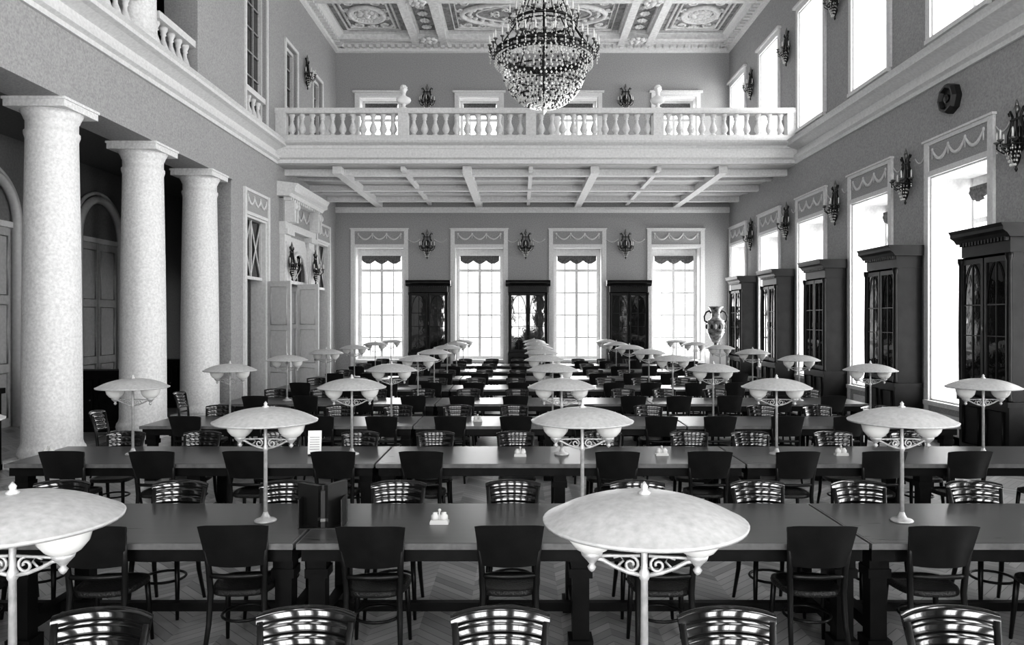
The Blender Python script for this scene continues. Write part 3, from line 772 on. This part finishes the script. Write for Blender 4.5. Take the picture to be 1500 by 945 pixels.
def arms(r,z,n,out):
    for i in range(n):
        a=2*PI*i/n; ca,sa=math.cos(a),math.sin(a); ro=r+out*(1 if i%2 else 0.75)
        m.tube([(r*ca,r*sa,z),((r+out*0.5)*ca,(r+out*0.5)*sa,z-0.09),(ro*ca,ro*sa,z-0.02),(ro*ca,ro*sa,z+0.06)],0.011,M_bronze,5)
        m.lathe([(0.01,0.04),(0.045,0.07),(0.045,0.08),(0.02,0.09)],M_bronze2,8,(ro*ca,ro*sa,z)); m.lathe([(0.015,0.08),(0.015,0.22),(0.004,0.26)],M_candle,6,(ro*ca,ro*sa,z))
        for k in range(3): m.octa((ro*ca,ro*sa,z-0.05-k*0.055),0.018,M_cryst,0.026)
arms(R,0.02,36,0.13); arms(0.6,0.64,20,0.12); arms(0.32,1.25,10,0.12)
for i in range(48):
    a=2*PI*i/48
    for k in range(21):
        t=k/20*PI/2*0.98; r=0.88*math.cos(t)**0.85; z=-0.12-0.98*math.sin(t)
        m.octa((r*math.cos(a+0.03*(k%2)),r*math.sin(a+0.03*(k%2)),z),0.025,M_cryst if random.random()<0.74 else M_bronze,0.034)  # dark beads mixed in so bead colour imitates the crystal's glitter
for k in range(0,21,4):
    t=k/20*PI/2*0.98; r=0.87*math.cos(t)**0.85; z=-0.12-0.98*math.sin(t)
    if r>0.05: ring(m,0,0,z,r,r,0.014,M_bronze,40,5)
for i in range(60):
    a=2*PI*i/60
    for k in range(3): m.octa((R*math.cos(a),R*math.sin(a),-0.14-k*0.06),0.018,M_cryst,0.028)
for i in range(30):
    a=2*PI*i/30
    for k in range(9):
        q=k/8; r=0.6-0.35*q; m.octa((r*math.cos(a),r*math.sin(a),0.5-0.42*math.sin(q*PI/2)),0.022,M_cryst,0.03)
    for k in range(12):
        q=k/11; r=0.6*(1-q)**0.8+0.28*q; m.octa((r*math.cos(a),r*math.sin(a),0.66+0.6*q),0.02,M_cryst,0.03)
m.octa((0,0,-1.17),0.06,M_cryst,0.08); m.tube([(0,0,-1.1),(0,0,2.0)],0.025,M_bronze,8)
for k in range(24): ring(m,0,0,2.0+k*0.11,0.03,0.03,0.01,M_bronze,8,4)
m.tube([(0,0,2.0),(0,0,ZC-7.6)],0.012,M_bronze,6); m.lathe([(0.3,ZC-7.6),(0.28,ZC-7.68),(0.08,ZC-7.78)],M_orn,20)
m.obj('crystal_chandelier',(0.48,15.5,7.6))

# ---------------------------------------------------------------- world, camera
w=bpy.data.worlds.new('sky'); scn.world=w; w.use_nodes=True
w.node_tree.nodes['Background'].inputs[0].default_value=(1,1,1,1); w.node_tree.nodes['Background'].inputs[1].default_value=2.0
cd=bpy.data.cameras.new('camera'); cd.lens=1120/1500*36; cd.sensor_width=36; cd.shift_x=-12/1500; cd.shift_y=-4.5/1500; cd.clip_start=0.05
co=bpy.data.objects.new('camera',cd); scn.collection.objects.link(co); co.location=(0,0,H); co.rotation_euler=(PI/2,0,0); scn.camera=co
scn.view_settings.view_transform='Standard'
scn.view_settings.exposure=0.05
for lk in ('Medium High Contrast','Standard - Medium High Contrast'):
    try: scn.view_settings.look=lk; print('look',lk); break
    except Exception as e: print(e)
